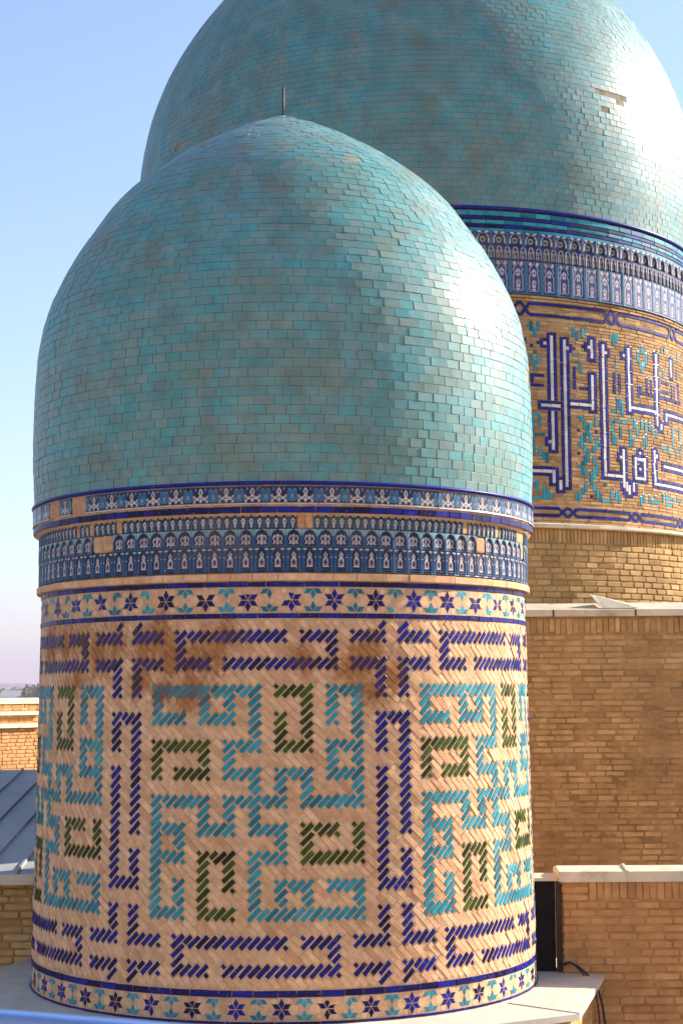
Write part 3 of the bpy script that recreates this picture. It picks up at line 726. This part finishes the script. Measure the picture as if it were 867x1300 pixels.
# brick plinth with its sheet-metal ledge
PR = 4.78
pl = lathe('plinth', [(PR-.02, EZ+.5), (PR-.02, EZ+2.26)], CX2, CY2, M['wall_mortar'], big, 160)
lathe('ledge_sheet', [(PR-.1, EZ+2.24), (PR+.10, EZ+2.235), (PR+.11, EZ+2.25), (PR+.11, EZ+2.285), (R2-.02, EZ+2.345)], CX2, CY2, M['flash'], big, 64, smooth=False)
pp = Pieces('plinth_brick', M['wall'], pl, 'old', 300, True)
h = 2.03
while h > .9:
    course(pp, CX2, CY2, h-.083, h, PR-.01, 132, .004, off=random.uniform(0, 2.7), t0=-50, t1=120, gap=.014, wob=.03, tint=lambda: random.betavariate(2, 2)); h -= .083
course(pp, CX2, CY2, 2.035, 2.232, PR-.01, 470, .006, t0=-50, t1=120, gap=.014, wob=.03)
pp.build()

# ---------------------------------------------------------------- the wall in front of the large tower
def flat_wall(pieces, a, b, z0, z1, bl, bh, joint, soldier=0., sol_w=.078, proud=.006, corner=0.):
    a, b = Vector((*a, 0)), Vector((*b, 0)); t = (b-a).normalized(); n = t.cross(Vector((0, 0, 1))); L = (b-a).length; up = Vector((0, 0, 1))
    def put(x0, x1, za, zb, tint):
        n2 = (n + t*random.gauss(0, .02) + up*random.gauss(0, .03)).normalized(); t2 = (t-n2*t.dot(n2)).normalized()
        pieces.add(a + t*(x0+x1)/2 + up*(za+zb)/2 + n*(proud+random.gauss(0, .003)), t2, n2.cross(t2), n2, x1-x0-joint, zb-za-joint, .05, tint)
    zt = z1
    if soldier:
        x = corner
        while x < L-.02:
            w = sol_w*random.uniform(.9, 1.1); put(x, min(L, x+w), z1-soldier, z1-.004, random.betavariate(2, 2)); x += w
        zt = z1 - soldier
        if corner:
            z = z1
            while z > zt+.02: put(0, corner, max(zt, z-bh), z, random.random()); z -= bh
    row = 0
    while zt > z0:
        hh = bh*random.uniform(.96, 1.04); x = -random.uniform(.35, .65)*bl*(row % 2) - random.uniform(0, .04); rt = random.gauss(0, .06)
        while x < L:
            w = bl*random.uniform(.82, 1.12) if random.random() > .12 else bl*.5
            x0, x1 = max(0, x), min(L, x+w); x += w
            if x1-x0 > .05: put(x0, x1, zt-hh, zt, random.betavariate(2, 2)+rt)
        zt -= hh; row += 1
WY = 22.5
wall2 = thing('brick_wall', (4, WY, 0), 'tall weathered brown brick wall under the larger tower, in shade', 'wall')
mesh_obj('wall_core', boxv(-3.4, 9.5, WY+.003, WY+.5, 0, EZ+1.0), BOXF, M['wall_mortar'], wall2)
v = []; f = []; nx, nz = 220, 95
for j in range(nz):
    for i in range(nx):
        x = .6 + 8.9*i/(nx-1); z = EZ - 2.6 + 3.34*j/(nz-1); q = noise.noise((x*2.2, z*5, 1))*.5 + noise.noise((x*9, z*16, 4))*.5
        v.append((x, WY + .002 + .0035*min(1, max(-1, (z-EZ+.2)/.8)) - .0075*q, z))
for j in range(nz-1):
    for i in range(nx-1): k = j*nx+i; f.append((k, k+1, k+nx+1, k+nx))
mesh_obj('mortar_smear', v, f, M['wall_mortar'], wall2, smooth=True)
pw = Pieces('brick', M['wall'], wall2, 'old', 300, True)
flat_wall(pw, (.6, WY), (9.5, WY), EZ-2.6, EZ+.985, .275, .0775, .013, .235)
pw.build()
mesh_obj('added_shade_block', boxv(-3.35, .9, 20.3, WY-.01, 0, EZ+1.0), BOXF, M['wall_mortar'], wall2)  # unseen block added behind the small tower to shade the shed roof
# sheet ledge in lapped panels
def prismx(name, x0, x1, prof, mat, parent, tint=.5):
    n = len(prof); v = [(x0, y, z) for y, z in prof] + [(x1, y, z) for y, z in prof]
    return mesh_obj(name, v, [tuple(range(n))[::-1], tuple(range(n, 2*n))] + [(k, (k+1) % n, n+(k+1) % n, n+k) for k in range(n)], mat, parent, tint)
x = -.2
while x < 9:
    w = random.uniform(.75, 1.15); dz = random.uniform(-.008, .012)
    prismx('ledge_sheet', x, x+w+.02, [(WY-.09, EZ+.985+dz), (WY-.09, EZ+1.075+dz), (WY+.62, EZ+1.19+dz*2), (WY+.62, EZ+1.17+dz*2), (WY-.06, EZ+1.05+dz)][::-1] if False else
           [(WY-.09, EZ+.988+dz), (WY-.075, EZ+.988+dz), (WY-.07, EZ+1.055+dz), (WY+.62, EZ+1.175+dz*2), (WY+.62, EZ+1.195+dz*2), (WY-.09, EZ+1.075+dz)], M['flash'], wall2, random.random())
    x += w
mesh_obj('loose_sheet', [(3.42, WY-.02, EZ+1.10), (3.9, WY-.02, EZ+1.10), (3.42, WY+.5, EZ+1.19), (3.30, WY+.25, EZ+1.30), (3.95, WY+.1, EZ+1.13), (3.36, WY+.24, EZ+1.285)],
         [(0, 1, 4, 3), (0, 3, 2), (3, 4, 1, 5), (0, 5, 1)], M['flash'], wall2)

# ---------------------------------------------------------------- the low block on the right
BY, BX = 16.9, 2.13
blk = thing('brick_wall', (3.5, BY, 0), 'low tan brick wall with cream metal coping beside the smaller tower', 'wall')
ZT = EZ - 1.80
mesh_obj('wall_core', boxv(BX+.004, 6.5, BY+.004, BY+.38, 0, ZT-.004), BOXF, M['block_mortar'], blk)
pk = Pieces('brick', M['block'], blk, 'old', 300)
flat_wall(pk, (BX, BY), (6.5, BY), EZ-4.0, ZT, .265, .0765, .010, .225, .072, corner=.25)
flat_wall(pk, (BX, BY+.38), (BX, BY), EZ-3.2, ZT, .265, .0765, .010)
pk.build()
x = BX-.04; 
for w in (.66, 1.3, 1.3, 1.2):
    cp = prismx('coping', x, x+w, [(BY-.05, ZT-.035), (BY-.05, ZT+.065), (BY+.2, ZT+.10), (BY+.43, ZT+.065), (BY+.43, ZT-.03)], M['flash'], blk, random.random())
    prismx('coping_seam', x+w-.012, x+w+.012, [(BY-.062, ZT-.03), (BY-.062, ZT+.078), (BY+.2, ZT+.118), (BY+.43, ZT+.078), (BY+.43, ZT+.0)], M['flash'], cp, .2); x += w
# doorway between wall and tower, its deep shade painted as a flat panel
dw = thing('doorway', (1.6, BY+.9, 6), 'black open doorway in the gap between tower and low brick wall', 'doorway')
mesh_obj('shade_panel', boxv(.6, BX-.06, BY+.16, BY+.22, 5.9, ZT-.03), BOXF, M['dark'], dw)  # flat near-black sheet, paints the shade inside the open gap
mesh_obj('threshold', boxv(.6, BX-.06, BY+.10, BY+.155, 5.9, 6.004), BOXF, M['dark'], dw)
mesh_obj('lintel_sheet', [(.6, BY+.02, ZT-.03), (BX-.045, BY+.02, ZT-.03), (BX-.045, BY+.3, ZT-.01), (.6, BY+.3, ZT-.01), (.6, BY+.02, ZT+.0), (BX-.045, BY+.02, ZT+.0), (BX-.045, BY+.3, ZT+.02), (.6, BY+.3, ZT+.02)], BOXF, M['flash'], dw)
mesh_obj('rust_post', boxv(BX-.055, BX-.012, BY+.08, BY+.15, 5.99, ZT-.032), BOXF, M['iron'], dw)
def curve_pts(P, n=40):
    P = [Vector(p) for p in P]; out = []
    for i in range(len(P)-1):
        a, b, c_, d = P[max(i-1, 0)], P[i], P[i+1], P[min(i+2, len(P)-1)]
        for k in range(n//len(P)+3):
            t = k/(n//len(P)+3); out.append(tuple(.5*((2*b)+(c_-a)*t+(2*a-5*b+4*c_-d)*t*t+(3*b-a-3*c_+d)*t**3)))
    return out + [tuple(P[-1])]
for dx, dy, lab in ((0, 0, 'thick black cable hanging over the roof slab edge beside the low wall'), (-.035, .02, 'thinner black cable hanging behind the thick one beside the low wall')):
    tag(tube('cable', curve_pts([(BX+.0+dx, BY-.03, EZ-2.62), (BX+.06, BY-.05, EZ-2.60), (BX+.2+dx, BY-.12, EZ-2.70), (BX+.31+dx, BY-.16+dy, EZ-2.88), (BX+.36+dx*1.4, BY-.17+dy, EZ-3.2), (BX+.37+dx*1.8, BY-.17+dy, EZ-3.6), (BX+.37+dx*1.8, BY-.15+dy, EZ-4.6)]), .011 if dx == 0 else .007, M['cable']), lab, 'cable', 'cables')

# ---------------------------------------------------------------- left side: shed with metal roof, lit wall beyond
shed = thing('brick_shed', (-6, 20, 0), 'shaded brick shed with grey standing-seam metal roof beside the smaller tower', 'building')
mesh_obj('wall_core', boxv(-9.5, -3.0, 18.16, 24, 0, EZ-1.93), BOXF, M['wall_mortar'], shed)
ps_ = Pieces('brick', M['wall'], shed, 'old', 300)
flat_wall(ps_, (-9.5, 18.15), (-3.0, 18.15), EZ-3.4, EZ-1.93, .27, .0775, .012); ps_.build()
def rz(y): return EZ - 1.83 + .13*(y-18)
rf = prismx('roof', -9.7, -2.72, [(17.92, rz(17.92)-.03), (17.92, rz(17.92)), (24.1, rz(24.1)), (24.1, rz(24.1)-.03)], M['zinc'], shed)
for k in range(19):
    x = -9.5 + k*.36
    prismx('seam', x-.012, x+.012, [(17.93, rz(17.93)), (17.93, rz(17.93)+.03), (24.08, rz(24.08)+.03), (24.08, rz(24.08))], M['zinc'], rf, .1)
prismx('fascia', -9.7, -2.72, [(17.88, rz(17.9)-.10), (17.88, rz(17.9)+.005), (17.915, rz(17.9)+.005), (17.915, rz(17.9)-.10)], M['flash'], shed)
far = thing('brick_wall', (-8, 40, 0), 'sunlit buff brick wall with stepped cream copings behind the metal roof', 'wall')
def frame_far(x, d, z): return (-7.6 + .6*x + .8*d*-1 + 0, 40 + .8*x + .6*d, EZ+z)     # x along the wall, d behind its face
def fbox(name, x0, x1, d0, d1, z0, z1, mat, tint=.5):
    v = [frame_far(x, d, z) for z in (z0, z1) for (x, d) in ((x0, d0), (x1, d0), (x1, d1), (x0, d1))]
    return mesh_obj(name, v, BOXF, mat, far, tint)
fbox('wall_core', -4, 3, .012, .5, -8.7, -.75, M['block_mortar'])
fbox('upper_step', -4, 3, .25, .6, -.75, -.2, M['block_mortar'])
fbox('coping', -4.1, .75, -.12, .5, -.75, -.66, M['flash'], .9); fbox('coping', -4.1, .95, .1, .7, -.46, -.38, M['flash'], .7); fbox('coping', -4.1, 1.3, .2, .8, -.2, -.06, M['flash'], 1)
pf = Pieces('brick', M['block'], far, 'old', 300)
a_, b_ = frame_far(-4, 0, 0), frame_far(3, 0, 0); flat_wall(pf, a_[:2], b_[:2], EZ-2.2, EZ-.76, .27, .085, .014)
a_, b_ = frame_far(-4, .245, 0), frame_far(3, .245, 0); flat_wall(pf, a_[:2], b_[:2], EZ-.74, EZ-.2, .27, .085, .014); pf.build()

# ---------------------------------------------------------------- far trees and houses, terrace and rail by the eye
def tree(x, y, hh, rr, label, seed):
    random.seed(seed); t = thing('tree', (x, y, 0), label, 'tree', 'trees in the far haze')
    pts = [(x + random.uniform(-.2, .2)*k, y, hh*.75*k/4) for k in range(5)]
    tube('trunk', pts, [.28, .24, .19, .13, .05], M['bark'], t, 7)
    v = []; f = []; tn = []
    for k in range(900):
        d = Vector((random.gauss(0, 1), random.gauss(0, 1), random.gauss(0, 1))).normalized()*random.random()**.45
        lob = 1 + .35*noise.noise(d*2.2 + Vector((seed, 0, 0)))
        c_ = Vector((x, y, hh*.66)) + Vector((d.x*rr, d.y*rr, d.z*hh*.36))*lob
        a = Vector((random.gauss(0, 1), random.gauss(0, 1), random.gauss(0, 1))).normalized(); b = a.orthogonal().normalized(); s = random.uniform(.35, .75)
        k0 = len(v); v += [tuple(c_+a*s), tuple(c_+b*s*.7), tuple(c_-a*s), tuple(c_-b*s*.7)]; f.append((k0, k0+1, k0+2, k0+3))
    mesh_obj('crown', v, f, M['leaf'], t, random.random())
TREES = [(-93.5, 520, 11.6, 4.6, 'darkest round tree in the far haze next to the smaller tower'), (-86, 500, 12.4, 4.2, 'tallest tree in the far haze, half behind the smaller tower'),
         (-122, 640, 10.6, 5.4, 'low spreading far tree above the stepped copings'), (-138, 690, 11.0, 3.8, 'slim far tree at the end of the stepped copings'), (-152, 800, 12.0, 5.2, 'pale far tree beside the flat-roofed house')]
for k, a in enumerate(TREES): tree(*a, 40+k)
def house(x, y, w, d, h, label, roof):
    t = thing('house', (x, y, 0), label, 'house', 'houses in the far haze')
    mesh_obj('wall', boxv(x-w/2, x+w/2, y-d/2, y+d/2, 0, h), BOXF, M['plaster'], t, .4)
    if roof == 'gable':
        e = .5; mesh_obj('roof', [(x-w/2-e, y-d/2-e, h-.1), (x+w/2+e, y-d/2-e, h-.1), (x+w/2+e, y+d/2+e, h-.1), (x-w/2-e, y+d/2+e, h-.1), (x-w/2-e, y, h+2.2), (x+w/2+e, y, h+2.2)],
                 [(0, 1, 5, 4), (2, 3, 4, 5), (1, 2, 5), (3, 0, 4), (0, 3, 2, 1)], M['zinc'], t)
    else: mesh_obj('roof', boxv(x-w/2-.3, x+w/2+.3, y-d/2-.3, y+d/2+.3, h+.004, h+.4), BOXF, M['zinc'], t)
    for k in range(int(w/3)):
        xx = x - w/2 + 1.5 + 3*k
        mesh_obj('window', boxv(xx-.6, xx+.6, y-d/2-.05, y-d/2+.05, h-2.4, h-1.0), BOXF, M['glass'], t)
house(-178, 930, 26, 12, 11.2, 'long flat-roofed house far away in the haze', 'flat'); house(-112, 590, 9, 9, 8.2, 'small gabled house far away between the trees', 'gable')
random.seed(5)
ter = mesh_obj('terrace', boxv(-6, 3, -4, 2.75, 0, EZ-1.62), BOXF, M['slab']); struct(ter)
hr = thing('handrail', (-1.2, 2.6, EZ-1.62), 'pale blue painted tubular handrail in front of the roof slab', 'railing')
def railz(x): return EZ - .475 - .085*(x+.52)
tube('top_rail', [(-4, 2.6, railz(-4)), (2.5, 2.6, railz(2.5))], .0112, M['rail'], hr, 16)
for x in (-3.2, -1.7, -.95, 1.9):
    tube('post', [(x, 2.6, EZ-1.62), (x, 2.6, railz(x)-.005)], .012, M['rail'], hr, 12)

# ---------------------------------------------------------------- the hazy air
hz = bpy.data.materials.new('haze_air'); hz.use_nodes = True; t = hz.node_tree; t.nodes.clear()
ou = t.nodes.new('ShaderNodeOutputMaterial'); pv = t.nodes.new('ShaderNodeVolumePrincipled')
pv.inputs['Color'].default_value = (.66, .58, .68, 1); pv.inputs['Density'].default_value = .0004; pv.inputs['Anisotropy'].default_value = 0.
t.links.new(pv.outputs[0], ou.inputs['Volume'])
hb = mesh_obj('haze', boxv(-9500, 9500, -3500, 12500, -10, 130), BOXF, M['glass']); hb.data.materials[0] = hz; hb['kind'] = 'stuff'
